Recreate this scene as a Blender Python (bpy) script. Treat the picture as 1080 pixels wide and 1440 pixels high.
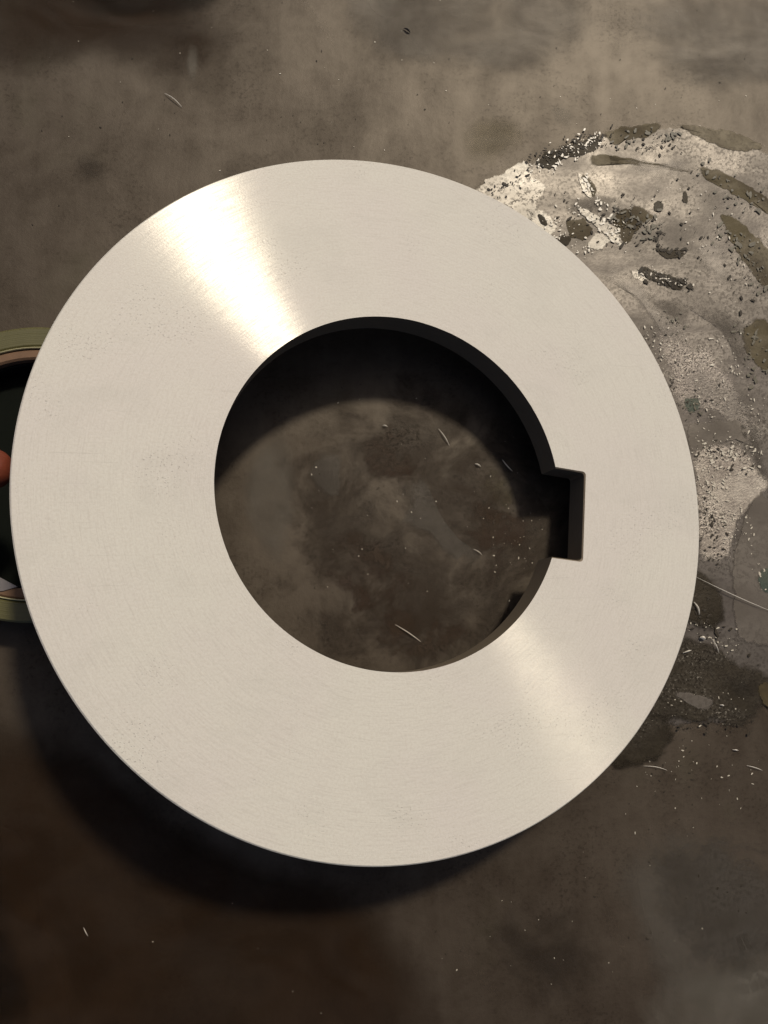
import bpy, bmesh, math, random
from mathutils import Vector, Matrix, noise
random.seed(7)
for o in list(bpy.data.objects): bpy.data.objects.remove(o)
sc = bpy.context.scene
COL = sc.collection

# ------------------------------------------------------------------ camera
S = 0.1                                   # ring outer radius in metres
F_PX = 1165.0                             # focal length in pixels of a 1080 x 1440 picture
CAM_H = 2.61037 * S
cam_d = bpy.data.cameras.new('camera'); cam = bpy.data.objects.new('camera', cam_d); COL.objects.link(cam)
cam_d.sensor_fit = 'VERTICAL'; cam_d.sensor_height = 36.0
cam_d.lens = 36.0 * F_PX / 1440.0
cam_d.clip_start = 0.01; cam_d.clip_end = 200.0
ROT = Matrix(((.99645, -.00921, -.08369), (0, .994, -.10934), (.08419, .10895, .99048)))     # nearly straight down, leaning a little up and to the right
cam.location = (0, 0, CAM_H); cam.rotation_euler = ROT.to_euler()
sc.camera = cam

# ------------------------------------------------------------------ light
SUN = (ROT @ Vector((0.46, 0.85, 1.0))).normalized()
w = bpy.data.worlds.new('World'); sc.world = w; w.use_nodes = True
nt = w.node_tree; nt.nodes.clear()
sky = nt.nodes.new('ShaderNodeTexSky'); sky.sky_type = 'NISHITA'; sky.sun_disc = False
sky.sun_elevation = math.asin(SUN.z); sky.sun_rotation = math.atan2(SUN.x, SUN.y)
sky.air_density = 0.45; sky.dust_density = 3.0; sky.ozone_density = 1.0
bg = nt.nodes.new('ShaderNodeBackground'); bg.inputs['Strength'].default_value = 0.10
ow = nt.nodes.new('ShaderNodeOutputWorld')
nt.links.new(sky.outputs[0], bg.inputs[0]); nt.links.new(bg.outputs[0], ow.inputs[0])
sd = bpy.data.lights.new('sun', 'SUN'); sd.energy = 3.3; sd.angle = math.radians(5.0); sd.color = (1.0, 0.91, 0.77)
so = bpy.data.objects.new('sun', sd); COL.objects.link(so)
so.rotation_euler = SUN.to_track_quat('Z', 'Y').to_euler()
so.location = SUN * 3
vs = sc.view_settings
vs.view_transform = 'Standard'; vs.look = 'None'; vs.exposure = 0.0; vs.gamma = 1.0

# ------------------------------------------------------------------ helpers
def at(px, py, h=0.0):
    """point of the place, at height h (metres), that the photograph shows at pixel px, py"""
    d = ROT @ Vector(((px - 540) / F_PX, -(py - 720) / F_PX, -1))
    return Vector((0, 0, CAM_H)) + d * ((h - CAM_H) / d.z)

def obj(name, me_or_bm, mats, parent=None, smooth=None):
    if isinstance(me_or_bm, bmesh.types.BMesh):
        me = bpy.data.meshes.new(name); me_or_bm.to_mesh(me); me_or_bm.free()
    else: me = me_or_bm
    for m in (mats if isinstance(mats, (list, tuple)) else [mats]): me.materials.append(m)
    o = bpy.data.objects.new(name, me); COL.objects.link(o)
    if parent: o.parent = parent
    if smooth is not None:
        for p in me.polygons: p.use_smooth = True
        me.set_sharp_from_angle(angle=math.radians(smooth))
    return o

def tag(o, label=None, cat=None, group=None, kind=None):
    for k, v in (('label', label), ('category', cat), ('group', group), ('kind', kind)):
        if v: o[k] = v
    return o

class NT:
    """little wrapper for building node materials"""
    def __init__(self, name):
        self.m = bpy.data.materials.new(name); self.m.use_nodes = True
        self.t = self.m.node_tree; self.t.nodes.clear()
        self.out = self.n('ShaderNodeOutputMaterial')
    def n(self, ty, **kw):
        nd = self.t.nodes.new(ty)
        for k, v in kw.items(): setattr(nd, k, v)
        return nd
    def l(self, a, b): self.t.links.new(a, b)
    def setin(self, nd, key, v):
        s = nd.inputs[key]
        if isinstance(v, bpy.types.NodeSocket): self.l(v, s)
        else: s.default_value = v
    def math(self, op, a, b=0.0, c=0.0, clamp=False):
        nd = self.n('ShaderNodeMath', operation=op, use_clamp=clamp)
        self.setin(nd, 0, a); self.setin(nd, 1, b); self.setin(nd, 2, c); return nd.outputs[0]
    def coord(self): return self.n('ShaderNodeTexCoord').outputs['Object']
    def mapping(self, vec, scale=(1, 1, 1), rot=(0, 0, 0), loc=(0, 0, 0)):
        nd = self.n('ShaderNodeMapping'); self.l(vec, nd.inputs[0])
        nd.inputs['Scale'].default_value = scale; nd.inputs['Rotation'].default_value = rot
        nd.inputs['Location'].default_value = loc; return nd.outputs[0]
    def noise(self, vec, scale, detail=4, rough=.55, dist=0.0):
        nd = self.n('ShaderNodeTexNoise'); self.l(vec, nd.inputs['Vector'])
        nd.inputs['Scale'].default_value = scale; nd.inputs['Detail'].default_value = detail
        nd.inputs['Roughness'].default_value = rough; nd.inputs['Distortion'].default_value = dist
        return nd.outputs['Fac']
    def ramp(self, v, stops):
        nd = self.n('ShaderNodeMapRange', interpolation_type='SMOOTHSTEP')
        self.setin(nd, 'Value', v)
        for k, x in zip(('From Min', 'From Max', 'To Min', 'To Max'), stops): self.setin(nd, k, x)
        return nd.outputs[0]
    def mixc(self, f, a, b):
        nd = self.n('ShaderNodeMix', data_type='RGBA')
        self.setin(nd, 'Factor', f)
        for s, v in ((nd.inputs[6], a), (nd.inputs[7], b)):
            if isinstance(v, bpy.types.NodeSocket): self.l(v, s)
            else: s.default_value = (*v, 1)
        return nd.outputs[2]
    def mixf(self, f, a, b):
        nd = self.n('ShaderNodeMix', data_type='FLOAT')
        self.setin(nd, 'Factor', f); self.setin(nd, 2, a); self.setin(nd, 3, b); return nd.outputs[0]
    def bump(self, h, dist, strength=1.0, normal=None):
        nd = self.n('ShaderNodeBump'); self.l(h, nd.inputs['Height'])
        nd.inputs['Distance'].default_value = dist; self.setin(nd, 'Strength', strength)
        if normal: self.l(normal, nd.inputs['Normal'])
        return nd.outputs[0]
    def pbsdf(self, **kw):
        nd = self.n('ShaderNodeBsdfPrincipled')
        for k, v in kw.items():
            k = k.replace('_', ' ')
            if isinstance(v, tuple) and len(v) == 3: v = (*v, 1)
            self.setin(nd, k, v)
        return nd.outputs[0]
    def done(self, sh): self.l(sh, self.out.inputs[0]); return self.m

# ------------------------------------------------------------------ materials
def steel_face():
    t = NT('ground_steel')
    co = t.coord()
    sep = t.n('ShaderNodeSeparateXYZ'); t.l(co, sep.inputs[0])
    x, y = sep.outputs[0], sep.outputs[1]
    # lay of the facing marks: circles, crossed at a slant by the tool path
    d = math.radians(LAY)
    cx = t.math('SUBTRACT', t.math('MULTIPLY', x, math.cos(d)), t.math('MULTIPLY', y, math.sin(d)))
    cy = t.math('ADD', t.math('MULTIPLY', x, math.sin(d)), t.math('MULTIPLY', y, math.cos(d)))
    cmb = t.n('ShaderNodeCombineXYZ'); t.l(cx, cmb.inputs[0]); t.l(cy, cmb.inputs[1])
    vt = t.n('ShaderNodeVectorTransform', vector_type='VECTOR', convert_from='OBJECT', convert_to='WORLD')
    t.l(cmb.outputs[0], vt.inputs[0])
    nrm = t.n('ShaderNodeVectorMath', operation='NORMALIZE'); t.l(vt.outputs[0], nrm.inputs[0])
    tan = nrm.outputs[0]
    # polar coordinates for circular scratches
    rad = t.math('SQRT', t.math('ADD', t.math('MULTIPLY', x, x), t.math('MULTIPLY', y, y)))
    ang = t.math('ARCTAN2', y, x)
    pol = t.n('ShaderNodeCombineXYZ'); t.l(t.math('MULTIPLY', rad, 1.0), pol.inputs[0]); t.l(t.math('MULTIPLY', ang, 0.004), pol.inputs[1])
    rings = t.noise(pol.outputs[0], 2600, 3, .6)
    fine = t.noise(co, 1500, 3, .65)
    med = t.noise(co, 140, 3, .6)
    big = t.noise(co, 22, 3, .5)
    pits = t.math('MULTIPLY', t.ramp(t.noise(co, 1700, 1, .5), (.64, .72, 0, 1)), t.ramp(t.noise(co, 38, 2, .5), (.52, .66, 0, 1)))
    h = t.math('ADD', t.math('MULTIPLY', fine, .55), t.math('MULTIPLY', rings, .25))
    bmp = t.bump(h, .00010, .08)
    bmp2 = t.bump(t.math('SUBTRACT', h, t.math('MULTIPLY', pits, .6)), .00018, .75)
    col = t.mixc(t.ramp(big, (.35, .65, 0, 1)), (.472, .450, .386), (.466, .434, .382))
    col = t.mixc(t.ramp(fine, (.38, .66, 0, .40)), col, (.40, .36, .30))
    col = t.mixc(t.math('MULTIPLY', t.ramp(rings, (.52, .70, 0, 1)), .22), col, (.36, .32, .27))
    col = t.mixc(t.math('MULTIPLY', pits, .35), col, (.20, .18, .15))
    smudge = t.ramp(t.noise(t.mapping(co, (1, 1.6, 1), (0, 0, .7), (.13, .02, 0)), 34, 6, .66, .7), (.50, .68, 0, .20))
    col = t.mixc(smudge, col, (.36, .34, .29))
    s1 = t.noise(t.mapping(co, (1, 90, 1), (0, 0, .35)), 26, 1, .5)
    s2 = t.noise(t.mapping(co, (1, 100, 1), (0, 0, -1.1)), 22, 1, .5)
    gate = t.ramp(t.noise(co, 30, 3, .5), (.48, .62, 0, 1))
    sc_ = t.math('MULTIPLY', t.math('MAXIMUM', t.ramp(s1, (.70, .74, 0, 1)), t.ramp(s2, (.71, .75, 0, 1))), gate)
    col = t.mixc(t.math('MULTIPLY', sc_, .30), col, (.26, .24, .20))
    gl = t.n('ShaderNodeBsdfAnisotropic', distribution='GGX')
    t.setin(gl, 'Color', col); gl.inputs['Anisotropy'].default_value = -.78
    t.setin(gl, 'Roughness', t.mixf(t.ramp(med, (.3, .7, 0, 1)),   .215, .24))
    t.l(bmp, gl.inputs['Normal']); t.l(tan, gl.inputs['Tangent'])
    shiny = gl.outputs[0]
    matte = t.pbsdf(Base_Color=col, Metallic=0.0, Roughness=.75, Normal=bmp2)
    mx = t.n('ShaderNodeMixShader')
    t.setin(mx, 0, t.mixf(t.ramp(rings, (.3, .7, 0, 1)), STEEL_MIX * .6, STEEL_MIX * 1.4))
    t.l(matte, mx.inputs[1]); t.l(shiny, mx.inputs[2])
    return t.done(mx.outputs[0])
LAY = 0.0
STEEL_MIX = .052

def steel_wall():
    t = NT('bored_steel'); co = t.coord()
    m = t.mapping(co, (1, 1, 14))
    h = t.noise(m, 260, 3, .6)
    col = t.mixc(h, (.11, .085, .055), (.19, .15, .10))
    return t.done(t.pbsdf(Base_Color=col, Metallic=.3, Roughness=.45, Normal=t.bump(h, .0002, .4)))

def floor_mat():
    t = NT('oily_worn_plate'); co = t.coord()
    big = t.noise(co, 9, 4, .55, .6)
    mid = t.noise(co, 30, 9, .68, .5)
    mott = t.noise(t.mapping(co, loc=(.21, .4, .1)), 85, 8, .72, .3)
    fine = t.noise(co, 800, 4, .65)
    grit = t.noise(co, 1900, 2, .7)
    smear = t.noise(t.mapping(co, (10, 1.6, 1), (0, 0, .9)), 14, 4, .6, .3)
    scr = t.noise(t.mapping(co, (1.0, 60, 1), (0, 0, .62)), 40, 2, .5)
    scr2 = t.noise(t.mapping(co, (1.0, 70, 1), (0, 0, -.75)), 32, 2, .5)
    scrm = t.math('MAXIMUM', t.ramp(scr, (.70, .76, 0, 1)), t.ramp(scr2, (.71, .77, 0, 1)))
    d = t.math('ADD', t.math('MULTIPLY', big, .5), t.math('ADD', t.math('MULTIPLY', mid, .35), t.math('MULTIPLY', smear, .15)))
    d = t.math('ADD', t.math('MULTIPLY', d, .8), t.math('MULTIPLY', mott, .2))
    dirt = t.ramp(d, (.37, .63, 0, 1))
    speck = t.math('MULTIPLY', t.ramp(fine, (.5, .64, 0, 1)), t.ramp(mid, (.42, .62, 0, 1)))
    col = t.mixc(dirt, (.028, .0195, .0120), (.0145, .0085, .0042))
    col = t.mixc(t.math('MULTIPLY', speck, .45), col, (.008, .0055, .0035))
    olive = t.ramp(t.noise(t.mapping(co, loc=(.3, .1, 0)), 16, 4, .6), (.58, .70, 0, .5))
    col = t.mixc(olive, col, (.022, .018, .008))
    spec = t.mixf(dirt, .56, .28)
    spec = t.mixf(t.math('MULTIPLY', speck, .5), spec, .16)
    spec = t.mixf(t.math('MULTIPLY', scrm, .12), spec, .95)
    rough = t.mixf(dirt, .54, .58)
    h = t.math('ADD', t.math('MULTIPLY', fine, .5), t.math('MULTIPLY', grit, .25))
    h = t.math('ADD', h, t.math('MULTIPLY', mid, 1.2))
    return t.done(t.pbsdf(Base_Color=col, Roughness=rough, Specular_IOR_Level=spec, Specular_Tint=(1.0, .88, .71), IOR=1.6, Normal=t.bump(h, .00022, .35)))

def film(name, c1, c2, rough, spec, bump_scale, bump_amt, ragged=.5, rag_scale=120, alpha=1.0, speck=0.0, ior=1.6, soft=.12, glint=0.0, lo=.30):
    """thin film of oil, water or paint with a broken edge (attribute 'edge': 0 at the outline, 1 inside)"""
    t = NT(name); co = t.coord()
    ed = t.n('ShaderNodeAttribute', attribute_name='edge').outputs['Fac']
    rg = t.noise(co, rag_scale, 6, .68, .4)
    a = t.math('ADD', ed, t.math('MULTIPLY', t.math('SUBTRACT', rg, .5), ragged * 2))
    a = t.ramp(a, (lo, lo + soft, 0, alpha))
    n1 = t.noise(co, 45, 5, .6, .5)
    n0 = t.noise(t.mapping(co, (1, 2.2, 1), (0, 0, .5)), 26, 5, .62, .8)
    n2 = t.noise(co, bump_scale * 2.2, 3, .68)
    n3 = t.noise(t.mapping(co, loc=(.7, .2, .1)), bump_scale * 2.6, 2, .6)
    col = t.mixc(t.ramp(n1, (.38, .62, 0, 1)), c1, c2)
    clump = t.ramp(n0, (.42, .62, .25, 1))
    sp = t.math('MULTIPLY', t.math('MULTIPLY', t.ramp(n2, (.48, .60, 0, 1)), clump), speck)
    col = t.mixc(sp, col, (.010, .0075, .005))
    if glint:  # glints painted into the colour as pale specks
        gl = t.math('MULTIPLY', t.math('MULTIPLY', t.ramp(n3, (.58, .66, 0, 1)), t.ramp(n0, (.50, .66, 0, 1))), glint)
        col = t.mixc(gl, col, (.46, .42, .34))
    spv = t.mixf(sp, t.mixf(t.ramp(n0, (.35, .65, 0, 1)), spec * .55, min(1.0, spec * 1.3)), .08)
    ro = t.mixf(t.ramp(n1, (.35, .65, 0, 1)), rough * .88, rough * 1.1)
    hh = t.math('ADD', n2, t.math('MULTIPLY', n1, .8))
    b = t.pbsdf(Base_Color=col, Roughness=ro, Specular_IOR_Level=spv, Specular_Tint=(1.0, .90, .76), IOR=ior, Normal=t.bump(hh, bump_amt * .6, .6), Alpha=a)
    return t.done(b)

def plain(name, col, rough=.5, metal=0.0, var=.25, scale=200, bump=.0001, spec=.5, sss=0.0):
    t = NT(name); co = t.coord(); n = t.noise(co, scale, 4, .6)
    c = t.mixc(n, tuple(k * (1 - var) for k in col), tuple(k * (1 + var) for k in col))
    kw = dict(Base_Color=c, Roughness=rough, Metallic=metal, Specular_IOR_Level=spec, Normal=t.bump(n, bump, .5))
    if sss:
        kw.update(Subsurface_Weight=sss, Subsurface_Scale=.004, Subsurface_Radius=(1.0, .35, .2))
    b = t.n('ShaderNodeBsdfPrincipled')
    for k, v in kw.items():
        k = k.replace('_', ' ')
        if k == 'Subsurface Radius': b.inputs[k].default_value = v; continue
        if isinstance(v, tuple) and len(v) == 3: v = (*v, 1)
        t.setin(b, k, v)
    return t.done(b.outputs[0])

M_FACE = steel_face(); M_WALL = steel_wall(); M_FLOOR = floor_mat()

# ------------------------------------------------------------------ floor plate
def grid_sheet(half, n):
    bm = bmesh.new()
    bmesh.ops.create_grid(bm, x_segments=n, y_segments=n, size=half)
    return bm
floor = obj('floor', grid_sheet(20.0, 8), M_FLOOR)
tag(floor, 'dark oily worn steel plate floor with smears and scratches', kind='structure')

def smooth_loop(pts, k=6):
    """closed Catmull-Rom through pts"""
    out = []; n = len(pts)
    for i in range(n):
        p0, p1, p2, p3 = (Vector(pts[(i + j - 1) % n]) for j in range(4))
        for s in range(k):
            t = s / k
            out.append(.5 * ((2 * p1) + (p2 - p0) * t + (2 * p0 - 5 * p1 + 4 * p2 - p3) * t * t + (3 * p1 - p0 - 3 * p2 + p3) * t ** 3))
    return out

def film_mesh(name, pix, h, mat, parent=None, inset=.35, k=6, rag=.0):
    """film sheet lying at height h; pix is its outline as the photograph shows it"""
    pts = [at(x, y, h) for x, y in pix]
    loop = smooth_loop(pts, k)
    size = max((p - loop[0]).length for p in loop)
    area = abs(sum(loop[i].x * loop[i - 1].y - loop[i - 1].x * loop[i].y for i in range(len(loop)))) / 2
    amp = min(.0011, area / size * .16) * rag
    if rag:
        def rg(p, f, o): return noise.noise(p * f + Vector((o, o * 2, 5)))
        loop = [p + Vector((rg(p, 260, 0) + .5 * rg(p, 700, 3) + .35 * rg(p, 1700, 8), rg(p, 260, 20) + .5 * rg(p, 700, 31) + .35 * rg(p, 1700, 44), 0)) * amp for p in loop]
    c = sum(loop, Vector()) / len(loop)
    bm = bmesh.new()
    lay = bm.verts.layers.float.new('edge')
    rings = []
    for f, e in ((1.0, 0.0), (1 - inset * .5, .5), (1 - inset, 1.0)):
        r = []
        for p in loop:
            v = bm.verts.new(c + (p - c) * f); v[lay] = e; r.append(v)
        rings.append(r)
    n = len(loop)
    for a, b in zip(rings, rings[1:]):
        for i in range(n): bm.faces.new((a[i], a[(i + 1) % n], b[(i + 1) % n], b[i]))
    bm.faces.new(rings[-1])
    # a rim wall down to the sheet below, so that the film has a thickness
    low = []
    for v in rings[0]:
        q = bm.verts.new(v.co + (v.co - c).normalized() * .0002 - Vector((0, 0, .00006))); q[lay] = 0; low.append(q)
    for i in range(n): bm.faces.new((low[i], low[(i + 1) % n], rings[0][(i + 1) % n], rings[0][i]))
    bmesh.ops.recalc_face_normals(bm, faces=bm.faces)
    return obj(name, bm, mat, parent)


# ---- smears, stains and painted shade on the plate
M_SHADE = film('painted_shade', (.013, .0066, .0028), (.017, .0088, .0040), .62, .12, 300, .0001, ragged=.45, rag_scale=18, alpha=.92, soft=.9)  # shade over the floor's left corners, painted as a dark film
M_SHADE_DEEP = film('deep_painted_shade', (.006, .004, .0025), (.010, .006, .004), .62, .10, 420, .0001, ragged=.6, rag_scale=40, alpha=.8, soft=.8)  # darkest part of that corner shade, also painted in colour
M_DUST = film('grey_dust', (.075, .066, .052), (.055, .047, .036), .62, .45, 300, .0001, ragged=.9, rag_scale=30, alpha=.52, soft=.9)
M_DUST2 = film('pale_dust', (.14, .125, .10), (.10, .09, .07), .6, .45, 300, .0001, ragged=.7, rag_scale=50, alpha=.38, soft=.9)
M_RUST = film('brown_rust', (.022, .011, .006), (.030, .018, .010), .65, .25, 420, .0001, ragged=2.0, rag_scale=110, alpha=.75, speck=.9, soft=1.1, lo=.45)
L1, L2 = .00010, .00020
def stain_or_shade(pix, mat, h=L1, name='stain_or_shade', **kw): return film_mesh(name, pix, h, mat, floor, **kw)
stain_or_shade([(-200, -120), (120, -160), (330, -130), (425, -10), (470, 60), (420, 150), (260, 170), (120, 120), (-60, 150), (-250, 60)], M_SHADE, inset=.85)
stain_or_shade([(60, -60), (250, -70), (350, -20), (310, 25), (200, 35), (90, 30)], M_SHADE_DEEP, L2, inset=.6)
stain_or_shade([(-300, 960), (0, 930), (200, 1080), (420, 1190), (570, 1230), (650, 1330), (720, 1450), (600, 1600), (0, 1650), (-350, 1500)], M_SHADE, inset=.45)
stain_or_shade([(-150, 1180), (20, 1170), (60, 1300), (90, 1460), (-100, 1560), (-250, 1400)], M_SHADE_DEEP, L2, inset=.7)
M_FAINT = film('faint_grime', (.012, .008, .005), (.016, .011, .007), .62, .2, 400, .0001, ragged=1.2, rag_scale=50, alpha=.4, soft=1.0)
stain_or_shade([(100, 205), (145, 212), (175, 240), (145, 272), (95, 260)], M_FAINT, inset=.8)
stain_or_shade([(262, 52), (276, 48), (284, 70), (280, 118), (268, 132), (258, 96)], M_DUST2, L2, inset=.7)
stain_or_shade([(420, -40), (600, -60), (800, -40), (900, 40), (780, 120), (640, 110), (520, 100), (450, 40)], M_DUST, inset=.5)
stain_or_shade([(520, -10), (560, -14), (572, 8), (548, 24), (524, 12)], M_DUST2, L2, inset=.7)
stain_or_shade([(770, 138), (800, 136), (816, 160), (806, 190), (778, 184), (766, 160)], M_DUST2, L2, inset=.7)
stain_or_shade([(880, -30), (1100, -40), (1180, 60), (1100, 150), (950, 140), (860, 70)], M_DUST, inset=.6)
stain_or_shade([(660, 150), (740, 160), (760, 200), (700, 240), (640, 235), (630, 190)], film('ochre_dust', (.12, .095, .05), (.095, .078, .045), .62, .35, 300, .0001, alpha=.45, ragged=.8, rag_scale=50, soft=.9), L2, inset=.7)
# seen through the bore
M_BORE_SHADE = film('brown_shade_veil', (.014, .0085, .0048), (.020, .013, .008), .58, .24, 420, .0001, ragged=1.6, rag_scale=46, alpha=.72, speck=.9, soft=1.0, lo=.35)  # brown mottle, darkened to paint in the sky that the ring blocks
stain_or_shade([(330, 700), (420, 560), (540, 500), (700, 520), (850, 640), (860, 800), (740, 960), (560, 1010), (400, 930)], M_BORE_SHADE, .00006, inset=.45)
M_WORN = film('worn_patch', (.050, .043, .034), (.036, .030, .023), .6, .4, 400, .0001, ragged=1.2, rag_scale=80, alpha=.55, speck=.5, soft=.6)
stain_or_shade([(440, 640), (478, 626), (487, 660), (484, 698), (455, 700), (430, 668)], M_WORN, L2, inset=.5)
stain_or_shade([(566, 660), (590, 652), (620, 720), (660, 770), (700, 800), (650, 800), (600, 760), (556, 730)], M_WORN, L2, inset=.5)
stain_or_shade([(360, 600), (410, 590), (430, 700), (400, 820), (350, 780), (330, 690)], M_DUST, inset=.5)
stain_or_shade([(505, 600), (560, 590), (600, 640), (580, 690), (520, 680), (490, 640)], M_RUST, inset=.5)
stain_or_shade([(440, 740), (520, 730), (590, 780), (600, 850), (540, 890), (470, 850), (430, 800)], M_RUST, L2, inset=.5)
stain_or_shade([(640, 650), (700, 640), (770, 720), (770, 780), (720, 830), (660, 790), (620, 720)], M_RUST, inset=.5)
stain_or_shade([(690, 640), (720, 650), (740, 700), (720, 740), (680, 720), (668, 680)], film('ochre_rust', (.035, .027, .010), (.028, .019, .009), .6, .3, 380, .0001, alpha=.7, ragged=2.0, rag_scale=120, speck=.8, soft=1.1, lo=.45), L2, inset=.6)
stain_or_shade([(500, 880), (560, 850), (640, 870), (690, 890), (640, 930), (560, 935)], M_RUST, inset=.5)
# lower right
stain_or_shade([(870, 1150), (980, 1130), (1060, 1180), (1120, 1300), (1120, 1450), (960, 1460), (880, 1360), (840, 1240)], M_DUST, inset=.5)
stain_or_shade([(680, 1240), (800, 1220), (880, 1330), (830, 1430), (720, 1420), (640, 1320)], M_FAINT, inset=.7)
stain_or_shade([(900, 1180), (1010, 1150), (1100, 1200), (1130, 1330), (1040, 1400), (930, 1340)], M_WORN, L2, inset=.6)
stain_or_shade([(880, 1380), (1000, 1330), (1120, 1330), (1180, 1480), (1000, 1560), (860, 1500)], M_DUST2, .00015, inset=.6)
stain_or_shade([(1020, 1330), (1090, 1310), (1150, 1400), (1090, 1480), (1010, 1440)], M_DUST2, L2, inset=.7)

# ---- the wet oily puddle at the right
M_PUD = film('oil_water_film', (.070, .060, .052), (.046, .039, .033), .44, .46, 420, .00014, ragged=.22, rag_scale=140, soft=.08, speck=.6, glint=.35)
M_OLIVE = film('olive_scum', (.046, .035, .011), (.030, .021, .007), .60, .30, 420, .00012, ragged=.55, rag_scale=90, alpha=.95, soft=.18, speck=.3)
M_WHITE = film('white_glints', (.44, .42, .35), (.36, .33, .27), .45, .6, 420, .0002, ragged=.8, rag_scale=220, alpha=.95, speck=.9, soft=.2)  # wet highlights painted as white patches
M_GRAIN = film('grainy_glints', (.20, .17, .145), (.11, .095, .08), .34, .8, 700, .0009, ragged=.8, rag_scale=110, alpha=.85, speck=.8, soft=.6, glint=.6)  # grain texture, with its glints painted in as pale colour
M_GRAIN2 = film('bright_grainy_glints', (.34, .30, .245), (.20, .17, .14), .34, .8, 620, .0009, ragged=.7, rag_scale=110, alpha=.9, speck=.9, soft=.5, glint=.8)  # brighter grain, its sparkle put into the pale base colour
M_SPK = film('speckled_grime', (.012, .009, .005), (.022, .017, .010), .45, .25, 520, .0003, ragged=1.0, rag_scale=70, alpha=.95, speck=.9, soft=.5, glint=.45)
M_GREY = film('smooth_grey_film', (.080, .068, .055), (.062, .052, .042), .48, .55, 380, .00012, ragged=.35, rag_scale=110, alpha=.85, soft=.25, speck=.3)
M_BLK = film('black_flecks', (.010, .008, .004), (.020, .015, .008), .6, .2, 600, .0003, ragged=.9, rag_scale=260, alpha=.97, soft=.12)
M_SMEAR = film('dark_smear', (.040, .033, .026), (.055, .047, .038), .55, .3, 380, .0001, ragged=1.2, rag_scale=55, alpha=.75, speck=.4, soft=.9)
M_SHEEN = film('light_smear', (.14, .125, .11), (.10, .088, .078), .42, .6, 380, .0001, ragged=1.2, rag_scale=55, alpha=.7, speck=.3, soft=.9)
M_TEAL = film('teal_paint_trace', (.020, .040, .030), (.03, .045, .03), .5, .4, 380, .0001, ragged=.5, rag_scale=160, alpha=.8, soft=.3)
P0 = .00030
puddle = film_mesh('puddle', [(662, 264), (690, 250), (720, 234), (745, 218), (770, 206), (800, 196), (850, 182), (890, 173), (930, 169), (970, 171), (1010, 177), (1050, 190), (1085, 206), (1180, 270), (1290, 420), (1330, 640), (1290, 850), (1190, 980),
                              (1080, 1010), (1010, 1040), (930, 1040), (860, 1010), (800, 900), (800, 700), (790, 520), (720, 380)], P0, M_PUD, inset=.12, rag=.5, k=24)
tag(puddle, 'oily wet film with olive scum and grainy residue on floor right of ring', kind='structure')
def pat(name, pix, mat, lv=1, **kw):
    kw['rag'] = 1.0; kw['k'] = 16
    return film_mesh(name, pix, P0 + .00012 * lv, mat, puddle, **kw)
pat('scum', [(845, 184), (890, 174), (930, 170), (936, 178), (918, 192), (890, 196), (862, 206), (848, 200)], M_OLIVE, inset=.5)
pat('scum', [(944, 172), (1000, 176), (1045, 187), (1082, 202), (1078, 212), (1050, 217), (1015, 209), (975, 192)], M_OLIVE, inset=.5)
pat('scum', [(975, 230), (1010, 236), (1050, 256), (1090, 285), (1095, 308), (1060, 290), (1020, 268), (985, 250)], M_OLIVE, inset=.5)
pat('scum', [(1008, 290), (1040, 305), (1070, 335), (1100, 370), (1100, 430), (1070, 405), (1048, 375), (1020, 335)], M_OLIVE, inset=.5)
pat('scum', [(1040, 450), (1080, 440), (1110, 480), (1100, 540), (1060, 520), (1038, 480)], M_OLIVE, inset=.6)
pat('scum', [(818, 214), (870, 218), (910, 226), (960, 236), (985, 244), (930, 238), (870, 230), (815, 232)], M_OLIVE, inset=.7)
pat('scum', [(856, 300), (880, 288), (915, 290), (930, 302), (905, 318), (880, 350), (862, 330)], M_OLIVE, inset=.6)
pat('scum', [(816, 240), (832, 252), (842, 270), (836, 280), (824, 262)], M_OLIVE, inset=.6)
pat('scum', [(790, 310), (815, 304), (836, 318), (828, 340), (800, 338)], M_OLIVE, inset=.6)
pat('glints', [(664, 264), (705, 240), (742, 222), (752, 246), (770, 262), (760, 290), (744, 312), (720, 296), (690, 282)], M_WHITE, 1, inset=.3)
pat('glints', [(740, 296), (765, 296), (785, 318), (772, 336), (752, 322)], M_WHITE, 1, inset=.6)
pat('glints', [(812, 240), (822, 252), (836, 276), (830, 280), (816, 262)], M_WHITE, 2, inset=.6)
pat('glints', [(808, 284), (838, 298), (868, 320), (882, 352), (872, 352), (850, 332), (816, 300)], M_WHITE, 2, inset=.6)
pat('glints', [(820, 340), (850, 322), (866, 336), (850, 350), (826, 352)], M_WHITE, 2, inset=.7)
pat('glints', [(884, 382), (905, 376), (920, 390), (902, 398)], M_WHITE, 1, inset=.7)
pat('flecks', [(742, 222), (790, 204), (840, 186), (862, 198), (838, 216), (790, 226), (758, 246)], M_BLK, 2, inset=.8, rag=.001)
pat('flecks', [(894, 374), (925, 380), (955, 390), (978, 400), (962, 410), (930, 402), (902, 390)], M_BLK, 2, inset=.6)
pat('flecks', [(918, 346), (940, 350), (966, 352), (958, 362), (936, 366), (922, 356)], M_BLK, 2, inset=.7)
pat('flecks', [(918, 284), (930, 282), (934, 294), (922, 300)], M_BLK, 2, inset=.7)
pat('flecks', [(960, 265), (968, 268), (968, 288), (960, 284)], M_BLK, 2, inset=.8)
pat('flecks', [(756, 300), (766, 306), (772, 318), (762, 316)], M_BLK, 3, inset=.5)
pat('flecks', [(788, 330), (806, 334), (800, 346), (786, 342)], M_BLK, 3, inset=.6)
pat('grain', [(900, 450), (960, 455), (1010, 490), (1060, 560), (1085, 640), (1050, 620), (1000, 585), (950, 595), (930, 540)], M_GRAIN, 1, inset=.5)
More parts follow.
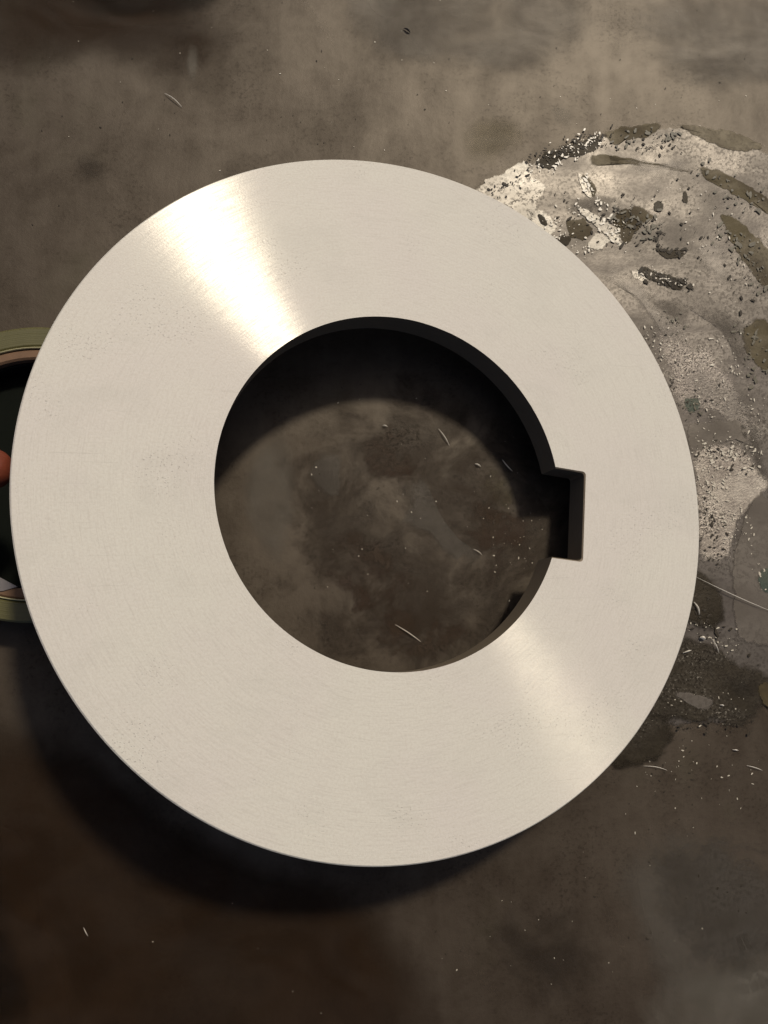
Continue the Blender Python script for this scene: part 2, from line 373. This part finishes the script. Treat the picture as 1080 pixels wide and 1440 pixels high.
pat('grain', [(970, 620), (1010, 612), (1050, 620), (1075, 650), (1090, 700), (1060, 710), (1035, 750), (1020, 800), (980, 790), (972, 700)], M_GRAIN2, 1, inset=.3)
pat('smear', [(868, 396), (920, 404), (985, 418), (1010, 450), (960, 462), (900, 446), (872, 424)], M_SMEAR, 1, inset=.8)
pat('smear', [(770, 268), (850, 262), (900, 276), (840, 320), (780, 310)], M_SMEAR, 1, inset=.8)
pat('smear', [(930, 400), (1000, 400), (1050, 440), (1078, 540), (1060, 560), (1010, 470)], M_SMEAR, 2, inset=.8)
pat('smear', [(985, 320), (1020, 340), (1040, 400), (1010, 410), (980, 370)], M_SHEEN, 1, inset=.8)
pat('smear', [(860, 215), (950, 208), (1010, 225), (960, 260), (880, 256)], M_SHEEN, 1, inset=.8)
pat('smear', [(830, 350), (880, 362), (930, 420), (990, 500), (960, 510), (890, 420), (838, 380)], M_SHEEN, 2, inset=.8)
pat('smear', [(1040, 560), (1070, 600), (1090, 700), (1070, 690), (1046, 620)], M_SMEAR, 2, inset=.8)
pat('grey_patch', [(962, 600), (985, 594), (1020, 590), (1046, 592), (1058, 612), (1056, 622), (1020, 622), (968, 636)], M_GREY, 2, inset=.3)
pat('grey_patch', [(1060, 690), (1100, 680), (1150, 760), (1150, 860), (1100, 912), (1060, 918), (1032, 895), (1026, 830), (1030, 760)], M_GREY, 2, inset=.25)
pat('flecks', [(958, 790), (1000, 800), (1024, 830), (1026, 880), (1000, 900), (960, 880), (950, 830)], M_SPK, 2, inset=.5)
pat('grime', [(930, 890), (1010, 900), (1060, 930), (1100, 960), (1080, 1010), (1010, 1030), (930, 1020), (880, 990), (900, 930)], M_SPK, 3, inset=.35)
pat('grime', [(850, 1000), (920, 980), (960, 1030), (930, 1080), (870, 1090), (840, 1060)], M_SPK, 2, inset=.5)
pat('dust_cloud', [(942, 970), (985, 974), (1010, 985), (1000, 1000), (980, 998), (955, 985)], M_GREY, 4, inset=.6)
pat('paint_trace', [(1068, 800), (1095, 795), (1100, 830), (1075, 840), (1062, 822)], M_TEAL, 3, inset=.6)
pat('paint_trace', [(1066, 960), (1095, 955), (1100, 1010), (1070, 990)], M_OLIVE, 4, inset=.6)
pat('scum', [(958, 560), (980, 556), (990, 574), (968, 584)], M_TEAL, 2, inset=.7)

# ---- hundreds of small flecks and crumbs
def flecks(name, zones, h, mat, parent):
    """zones: (x0, y0, x1, y1, half-width, count, smallest, largest) in the photograph's pixels"""
    bm = bmesh.new()
    rnd = random.Random(name)
    for x0, y0, x1, y1, hw, n, s0, s1 in zones:
        L = math.hypot(x1 - x0, y1 - y0) or 1; nx, ny = -(y1 - y0) / L, (x1 - x0) / L
        for i in range(n):
            t = rnd.random(); o = rnd.gauss(0, .5) * hw
            p = at(x0 + (x1 - x0) * t + nx * o, y0 + (y1 - y0) * t + ny * o, h)
            r = (s0 + (s1 - s0) * rnd.random() ** 2.5) * .000085; a0 = rnd.random() * 6.28; st = 1 + rnd.random() * 1.6
            m = rnd.choice((5, 6, 7)); top = []; low = []
            for j in range(m):
                a = 6.283 * j / m; rr = r * (.6 + .7 * rnd.random())
                x, y = rr * math.cos(a) * st, rr * math.sin(a)
                q = p + Vector((x * math.cos(a0) - y * math.sin(a0), x * math.sin(a0) + y * math.cos(a0), 0))
                top.append(bm.verts.new(p + (q - p) * .75 + Vector((0, 0, r * (.01 + .05 * rnd.random()))))); low.append(bm.verts.new(q))
            bm.faces.new(top)
            for j in range(m): bm.faces.new((low[j], low[(j + 1) % m], top[(j + 1) % m], top[j]))
    bmesh.ops.recalc_face_normals(bm, faces=bm.faces)
    return tag(obj(name, bm, mat, parent), kind='stuff')
M_F_DARK = plain('dark_flecks', (.026, .020, .012), .6, var=.4, spec=.2)
M_F_PALE = plain('pale_flecks', (.40, .36, .28), .4, var=.3)
M_F_OLIVE = plain('olive_flecks', (.05, .04, .016), .55, var=.3)
HF = P0 + .00003
flecks('dark_flecks', [(690, 272, 752, 240, 14, 45, 1.5, 6), (745, 226, 850, 192, 12, 130, 1.5, 5), (850, 195, 960, 210, 16, 40, 2, 5), (900, 382, 975, 402, 9, 60, 2, 8), (925, 348, 965, 356, 8, 35, 2, 7),
                       (770, 300, 900, 330, 40, 60, 1.5, 7), (850, 290, 930, 340, 30, 50, 2, 8), (900, 470, 1000, 580, 45, 130, 1.2, 4), (980, 630, 1060, 660, 22, 60, 1.2, 5), (985, 680, 1010, 800, 22, 110, 1.2, 5),
                       (950, 250, 1070, 420, 60, 60, 1.5, 6), (960, 830, 1010, 900, 30, 90, 1.5, 7), (900, 950, 1070, 960, 45, 120, 1.5, 6), (890, 1010, 1060, 1020, 18, 80, 1.5, 6)], HF + .0004, M_F_DARK, puddle)
flecks('pale_flecks', [(745, 240, 850, 192, 16, 110, 1.2, 5), (820, 244, 885, 352, 9, 60, 1.5, 7), (805, 285, 870, 335, 10, 50, 1.5, 6), (900, 380, 980, 404, 10, 40, 1.2, 4), (760, 300, 830, 360, 26, 60, 1.2, 5),
                       (900, 460, 1010, 590, 40, 160, 1.0, 3.6), (975, 625, 1070, 650, 24, 110, 1.2, 5), (985, 660, 1030, 760, 28, 150, 1.2, 4.5), (1040, 690, 1075, 830, 12, 24, 1.2, 5), (950, 880, 1040, 910, 22, 36, 1.0, 3.5),
                       (930, 250, 1060, 400, 60, 50, 1.0, 3.5), (900, 1000, 1070, 985, 30, 26, 1, 3.5), (1010, 470, 1075, 600, 30, 60, 1, 4)], HF + .00042, M_F_PALE, puddle)  # pale bits; the film's small glints are painted white among them
flecks('olive_flecks', [(860, 200, 960, 185, 14, 40, 2, 8), (980, 240, 1075, 290, 20, 50, 2, 8), (1020, 310, 1075, 410, 22, 70, 2, 9), (860, 300, 930, 330, 26, 70, 2, 9), (1040, 450, 1078, 540, 24, 60, 2, 9), (930, 440, 960, 470, 14, 20, 2, 6), (955, 560, 990, 580, 10, 20, 2, 6)], HF + .00041, M_F_OLIVE, puddle)
flecks('floor_grit', [(60, 100, 600, 180, 200, 22, .8, 2.6), (560, 60, 1060, 110, 120, 22, .8, 2.6), (420, 700, 760, 760, 190, 40, .7, 2.2), (680, 700, 760, 820, 50, 24, .7, 2.2), (600, 1340, 1060, 1200, 160, 26, .8, 2.4), (900, 1060, 1060, 1110, 60, 40, .8, 3), (100, 1330, 500, 1340, 120, 5, .8, 2)], .00025, M_F_PALE, floor)
flecks('floor_crumbs', [(60, 100, 600, 180, 200, 60, .8, 3), (560, 60, 1060, 110, 120, 50, .8, 3), (420, 700, 760, 760, 190, 160, .8, 3.2), (680, 700, 770, 820, 50, 110, .8, 3.4), (600, 1340, 1060, 1200, 160, 110, .8, 3), (870, 1060, 1000, 1110, 60, 80, .8, 3.4)], .00025, M_F_DARK, floor)

# ------------------------------------------------------------------ the ring
C = Vector((.23262, .32109, 0.0)) * S
U = Vector((.97542, .03292, -.21789)).normalized()
N = Vector((.2152, .07039, .97403)).normalized()
V = N.cross(U).normalized(); U = V.cross(N).normalized()
R_OUT, R_IN, T = 1.0, .5078, .09
KEY_A, KEY_H, KEY_D = math.radians(-8.0), .135, .588
drop = math.sqrt(1 - N.z ** 2) + T * N.z
C.z = (drop + .005) * S          # its low edge rests on the floor at the right
def ring_mesh():
    bm = bmesh.new()
    NS = 256
    ch = .0035
    def circ(r, n, z): return [(r * math.cos(2 * math.pi * i / n), r * math.sin(2 * math.pi * i / n), z) for i in range(n)]
    def bore(r, grow):
        a0 = math.asin((KEY_H + grow) / r); pts = []
        n = 220
        for i in range(n + 1):
            a = KEY_A + a0 + (2 * math.pi - 2 * a0) * i / n
            pts.append((r * math.cos(a), r * math.sin(a)))
        ca, sa = math.cos(KEY_A), math.sin(KEY_A)
        def loc(x, y): return (x * ca - y * sa, x * sa + y * ca)
        fr = .011; e = KEY_D + grow; hh = KEY_H + grow
        pts.append(loc((r * math.cos(a0) + e) / 2, -hh))
        for j in range(5):
            a = -math.pi / 2 + math.pi / 2 * j / 4
            pts.append(loc(e - fr + fr * math.cos(a), -hh + fr + fr * math.sin(a)))
        pts.append(loc(e, 0.0))
        for j in range(5):
            a = math.pi / 2 * j / 4
            pts.append(loc(e - fr + fr * math.cos(a), hh - fr + fr * math.sin(a)))
        pts.append(loc((r * math.cos(a0) + e) / 2, hh))
        return pts
    ro = [bm_loop(bm, circ(R_OUT - ch, NS, 0)), bm_loop(bm, circ(R_OUT, NS, -ch)), bm_loop(bm, circ(R_OUT, NS, -T + ch)), bm_loop(bm, circ(R_OUT - ch, NS, -T))]
    ri = [bm_loop(bm, [(x, y, z) for x, y in bore(R_IN, g)]) for g, z in ((ch, 0), (0, -ch), (0, -T + ch), (ch, -T))]
    def bridge(a, b, mi):
        n = len(a)
        for i in range(n):
            f = bm.faces.new((a[i], a[(i + 1) % n], b[(i + 1) % n], b[i])); f.material_index = mi
    for L in (ro, ri):
        for j, (a, b) in enumerate(zip(L, L[1:])): bridge(a, b, 1 if j == 1 or L is ri else 0)
    for k in (0, 3):
        edges = []
        for L in (ro[k], ri[k]):
            for i in range(len(L)): edges.append(bm.edges.get((L[i], L[(i + 1) % len(L)])))
        res = bmesh.ops.triangle_fill(bm, edges=edges, use_beauty=True)
        for g in res['geom']:
            if isinstance(g, bmesh.types.BMFace): g.material_index = 0
    for L in (ro[0], ri[0]):
        for v in L:
            g = noise.noise(v.co * 9) * .0005 + max(0, noise.noise(v.co * 34 + Vector((3, 1, 0))) - .42) * .0035
            d = Vector((v.co.x, v.co.y, 0)).normalized() * (1 if L is ri[0] else -1)
            v.co += d * max(-.0015, g)
    for v in bm.verts: v.co *= S
    bmesh.ops.recalc_face_normals(bm, faces=bm.faces)
    return bm
def bm_loop(bm, pts): return [bm.verts.new(p) for p in pts]
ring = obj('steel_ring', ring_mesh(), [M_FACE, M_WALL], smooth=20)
mw = Matrix((U, V, N)).transposed().to_4x4(); mw.translation = C
ring.matrix_world = mw
tag(ring, 'large flat ground steel ring with a square keyway cut in its round bore', 'steel ring')

# ------------------------------------------------------------------ tape roll under the ring's raised edge
def under(px, py, h):
    """height of the ring's underside above the table point below"""
    p = at(px, py, h); B = C - N * T * S
    return B.z - ((p.x - B.x) * N.x + (p.y - B.y) * N.y) / N.z
ROLL_H = .0125
def tube_mesh(ro, ri, h, n=96, ch=.0006):
    bm = bmesh.new()
    prof = [(ri, 0), (ro - ch, 0), (ro, ch), (ro, h - ch), (ro - ch, h), (ri + ch, h), (ri, h - ch)]
    loops = [[bm.verts.new((r * math.cos(2 * math.pi * i / n), r * math.sin(2 * math.pi * i / n), z)) for i in range(n)] for r, z in prof]
    for j in range(len(loops)):
        a, b = loops[j], loops[(j + 1) % len(loops)]
        for i in range(n): bm.faces.new((a[i], a[(i + 1) % n], b[(i + 1) % n], b[i]))
    bmesh.ops.recalc_face_normals(bm, faces=bm.faces)
    return bm
k = (CAM_H - ROLL_H) / F_PX
roll = bpy.data.objects.new('tape_roll', None); COL.objects.link(roll)
rp = at(50, 664, ROLL_H); roll.location = (rp.x, rp.y, .0005)
tag(roll, 'olive green tape roll with brown core under the left edge of the ring', 'tape roll')
def tape_mat():
    t = NT('olive_tape'); co = t.coord()
    sep = t.n('ShaderNodeSeparateXYZ'); t.l(co, sep.inputs[0])
    rad = t.math('SQRT', t.math('ADD', t.math('MULTIPLY', sep.outputs[0], sep.outputs[0]), t.math('MULTIPLY', sep.outputs[1], sep.outputs[1])))
    cb = t.n('ShaderNodeCombineXYZ'); t.l(rad, cb.inputs[0])
    lay = t.noise(cb.outputs[0], 2600, 2, .5); n = t.noise(co, 160, 4, .6)
    c = t.mixc(n, (.055, .050, .014), (.092, .082, .028))
    c = t.mixc(t.ramp(lay, (.4, .7, 0, .5)), c, (.06, .055, .018))
    return t.done(t.pbsdf(Base_Color=c, Roughness=.45, Normal=t.bump(lay, .0002, .5)))
obj('tape', tube_mesh(206 * k, 177 * k, ROLL_H), tape_mat(), roll, 35)
obj('paper_liner', tube_mesh(176.5 * k, 174.8 * k, ROLL_H + .0004, ch=.0002), plain('pale_liner', (.34, .31, .17), .6), roll, 35)
obj('cardboard_core', tube_mesh(174.6 * k, 160 * k, ROLL_H - .0003), plain('brown_card', (.12, .066, .034), .8, var=.3), roll, 35)

obj('hole_shade_disc', tube_mesh(159 * k, 2 * k, .0025, ch=.0002), plain('black_hole_shade', (.004, .005, .0035), .9, spec=.08), roll, 35)  # added black disc, paints the shade at the bottom of the hole
obj('hole_shade_lining', tube_mesh(159.6 * k, 157 * k, ROLL_H - .0035, ch=.0002), plain('black_lining_shade', (.005, .005, .004), .7, spec=.15), roll, 35)  # added black lining, paints the shade on the roll's inner wall

# ------------------------------------------------------------------ hand steadying the ring from the left
def hand_mesh():
    def LIFT(px): return max(0.0, (-60 - px)) * .000028
    z0 = under(25, 668, .022) - .0086
    def J(px, py, dz, r):
        p = at(px, py, .024); return Vector((p.x, p.y, z0 + (dz if dz > 0 else dz * .25) + LIFT(px))), r
    
    chains = [
        [J(12, 670, 0, .0060), J(2, 670, 0, .0071), J(-14, 669, 0, .0078), J(-62, 665, -.001, .0078), J(-110, 663, -.002, .0079), J(-165, 662, -.004, .0088), J(-250, 668, -.008, .0092), J(-335, 674, -.012, .0105)],
        [J(-290, 775, .020, .0060), J(-262, 775, .019, .0078), J(-215, 775, .012, .0083), J(-195, 775, -.004, .0090), J(-270, 778, -.010, .0094), J(-350, 780, -.012, .0108)],
        [J(-285, 876, .020, .0058), J(-258, 876, .019, .0074), J(-215, 876, .012, .0080), J(-200, 876, -.004, .0086), J(-270, 880, -.010, .0090), J(-345, 882, -.012, .0104)],
        [J(-275, 962, .015, .0052), J(-255, 962, .014, .0064), J(-225, 962, .008, .0070), J(-215, 962, -.005, .0074), J(-270, 968, -.011, .0080), J(-330, 972, -.013, .0094)],
        [J(-322, 560, .014, .0066), J(-345, 562, .012, .0088), J(-410, 574, .006, .0096), J(-500, 630, -.004, .0120), J(-600, 720, -.012, .0150)],
        [J(-335, 674, -.012, .0105), J(-480, 720, -.013, .0135), J(-620, 790, -.014, .0160), J(-740, 850, -.012, .0185)],
        [J(-350, 780, -.012, .0108), J(-500, 790, -.013, .0140), J(-640, 820, -.014, .0165), J(-740, 850, -.012, .0190)],
        [J(-345, 882, -.012, .0104), J(-500, 870, -.013, .0140), J(-640, 860, -.014, .0165), J(-740, 855, -.012, .0190)],
        [J(-330, 972, -.013, .0094), J(-480, 940, -.013, .0130), J(-640, 890, -.014, .0165), J(-740, 860, -.012, .0190)],
        [J(-740, 855, -.012, .0195), J(-900, 900, -.006, .0215), J(-1200, 985, .004, .030), J(-1700, 1130, .02, .040), J(-2300, 1300, .04, .043)],
    ]
    bm = bmesh.new()
    for ch in chains:
        # dense lofted tube, closed with round caps
        pts = []
        for (a, ra), (b, rb) in zip(ch, ch[1:]):
            n = max(2, int((b - a).length / .003))
            for i in range(n): pts.append((a.lerp(b, i / n), ra + (rb - ra) * i / n))
        pts.append(ch[-1])
        def cap(end, prev):
            d = (end[0] - prev[0]).normalized(); return [(end[0] + d * end[1] * math.sin(t), end[1] * math.cos(t)) for t in (.5, .95, 1.3, 1.5)]
        pts = list(reversed(cap(pts[0], pts[1]))) + pts + cap(pts[-1], pts[-2])
        loops = []
        for i, (p, r) in enumerate(pts):
            d = (pts[min(i + 1, len(pts) - 1)][0] - pts[max(i - 1, 0)][0]).normalized()
            s1 = d.cross(Vector((0, 0, 1))); s1 = s1.normalized() if s1.length > .1 else Vector((0, 1, 0)); s2 = s1.cross(d)
            loops.append([bm.verts.new(p + (s1 * math.cos(2 * math.pi * j / 16) + s2 * math.sin(2 * math.pi * j / 16)) * r) for j in range(16)])
        for a, b in zip(loops, loops[1:]):
            for j in range(16): bm.faces.new((a[j], a[(j + 1) % 16], b[(j + 1) % 16], b[j]))
        bm.faces.new(loops[0]); bm.faces.new(list(reversed(loops[-1])))
    bmesh.ops.recalc_face_normals(bm, faces=bm.faces)
    return bm
hand = obj('person', hand_mesh(), plain('skin', (.13, .028, .012), .5, var=.18, scale=260, bump=.0004, sss=.25), smooth=180)
rm = hand.modifiers.new('join', 'REMESH'); rm.mode = 'VOXEL'; rm.voxel_size = .0012; rm.use_smooth_shade = True
sm = hand.modifiers.new('soften', 'SMOOTH'); sm.factor = .5; sm.iterations = 5
tag(hand, 'hand at the left edge with one fingertip under the raised rim of the ring', 'person')

# ------------------------------------------------------------------ metal shavings
M_CHIP = plain('bright_shaving', (.60, .55, .46), .4, metal=.15, var=.2, scale=900)
M_DARKCHIP = plain('dark_chip', (.02, .015, .01), .6, metal=.2)
def sliver(p0, p1, h, wid, bend, mat, label, name='metal_shaving', group='metal shavings scattered about'):
    a = at(*p0, h); b = at(*p1, h); c = (a + b) / 2
    d = (b - a); L = d.length; d.normalize(); q = Vector((-d.y, d.x, 0))
    bm = bmesh.new(); loops = []
    n = 8
    for i in range(n + 1):
        t = i / n; e = math.sin(math.pi * min(max(t, .06), .94)) ** .6
        p = d * ((t - .5) * L) + q * (.5 * bend * L * (math.sin(math.pi * t) - .5)) + Vector((0, 0, .0001 + .0005 * math.sin(math.pi * t)))
        wv = wid * e * .8
        loops.append([bm.verts.new(p + q * wv), bm.verts.new(p + Vector((0, 0, wv * .9))), bm.verts.new(p - q * wv), bm.verts.new(p - Vector((0, 0, wv * .15)))])
    for x, y in zip(loops, loops[1:]):
        for j in range(4): bm.faces.new((x[j], x[(j + 1) % 4], y[(j + 1) % 4], y[j]))
    bm.faces.new(loops[0]); bm.faces.new(list(reversed(loops[-1])))
    bmesh.ops.recalc_face_normals(bm, faces=bm.faces)
    o = obj(name, bm, mat); o.location = c
    return tag(o, label, 'metal shaving' if name == 'metal_shaving' else 'chip', group if name == 'metal_shaving' else None)
F0 = .00035; PH = P0 + .0007
for p0, p1, h, wd, bd, lab in [
    ((232, 131), (256, 150), F0, .00018, .08, 'thin pale metal sliver on dark floor above the ring at upper left'),
    ((617, 603), (632, 626), F0, .00016, .05, 'straight thin shaving in the upper middle of the floor seen through the bore'),
    ((706, 647), (720, 663), F0, .00020, -.12, 'short bright curved shaving in the bore just left of the keyway'),
    ((556, 878), (592, 902), F0, .00015, .04, 'long faint shaving near the bottom of the floor seen through the bore'),
    ((668, 652), (676, 656), F0, .00026, .1, 'tiny bright crumb in the bore between the keyway and the straight shaving'),
    ((538, 598), (545, 600), F0, .00022, .1, 'tiny bright crumb at the edge of the shadow high in the bore'),
    ((666, 772), (678, 780), F0, .00013, .1, 'faint short shaving in the bore lower left of the keyway'),
    ((984, 896), (992, 898), PH, .00065, .2, 'bright triangular metal chip on black grime right of the ring'),
    ((1001, 898), (1011, 918), PH, .00018, .05, 'thin pale shaving slanting on grime beside the triangular chip'),
    ((976, 846), (984, 864), PH, .00034, .15, 'bright stubby shaving touching the right edge of the ring'),
    ((960, 918), (972, 914), PH, .00026, .1, 'small bright crumb below the triangular chip'),
    ((1012, 991), (1018, 992), PH, .00026, .1, 'tiny bright crumb on black grime at lower right'),
    ((1030, 1054), (1038, 1055), F0, .00022, .1, 'tiny pale crumb on grey floor at lower right'),
    ((1050, 1076), (1072, 1083), F0, .00013, .06, 'faint thin shaving at the right edge of the floor low down'),
    ((905, 1076), (938, 1082), F0, .00011, .12, 'faint wavy shaving on grey floor below the black grime'),
    ((118, 1304), (124, 1316), F0, .00013, .1, 'faint tiny shaving on brown floor at lower left'),
]: sliver(p0, p1, h, wd, bd, M_CHIP, lab)
sliver((978, 812), (1088, 862), PH, .00014, -.03, M_CHIP, 'long thin pale wire lying across the grey film right of the ring', name='thin_wire')
sliver((568, 40), (577, 46), F0, .0005, .1, M_DARKCHIP, 'small dark chip alone on grey floor near the top', name='dark_chip')
def strip():
    bm = bmesh.new(); h = ROLL_H + .0006
    top = [at(x, y, h) for x, y in ((-70, 806), (-30, 806), (-2, 811), (24, 825), (4, 831), (-60, 834))]
    c = sum(top, Vector()) / 6
    v1 = [bm.verts.new(p - c) for p in top]; v0 = [bm.verts.new(p - c - Vector((0, 0, .0005))) for p in top]
    bm.faces.new(v1); bm.faces.new(list(reversed(v0)))
    for i in range(6): bm.faces.new((v0[i], v0[(i + 1) % 6], v1[(i + 1) % 6], v1[i]))
    bmesh.ops.recalc_face_normals(bm, faces=bm.faces)
    o = obj('metal_offcut', bm, plain('grey_offcut', (.20, .18, .17), .45, metal=.6)); o.location = c
    return tag(o, 'small pointed grey offcut lying on the lower rim of the tape roll', 'offcut')
strip()

# ------------------------------------------------------------------ render settings
sc.render.engine = 'CYCLES'
sc.render.resolution_x = 768; sc.render.resolution_y = 1024
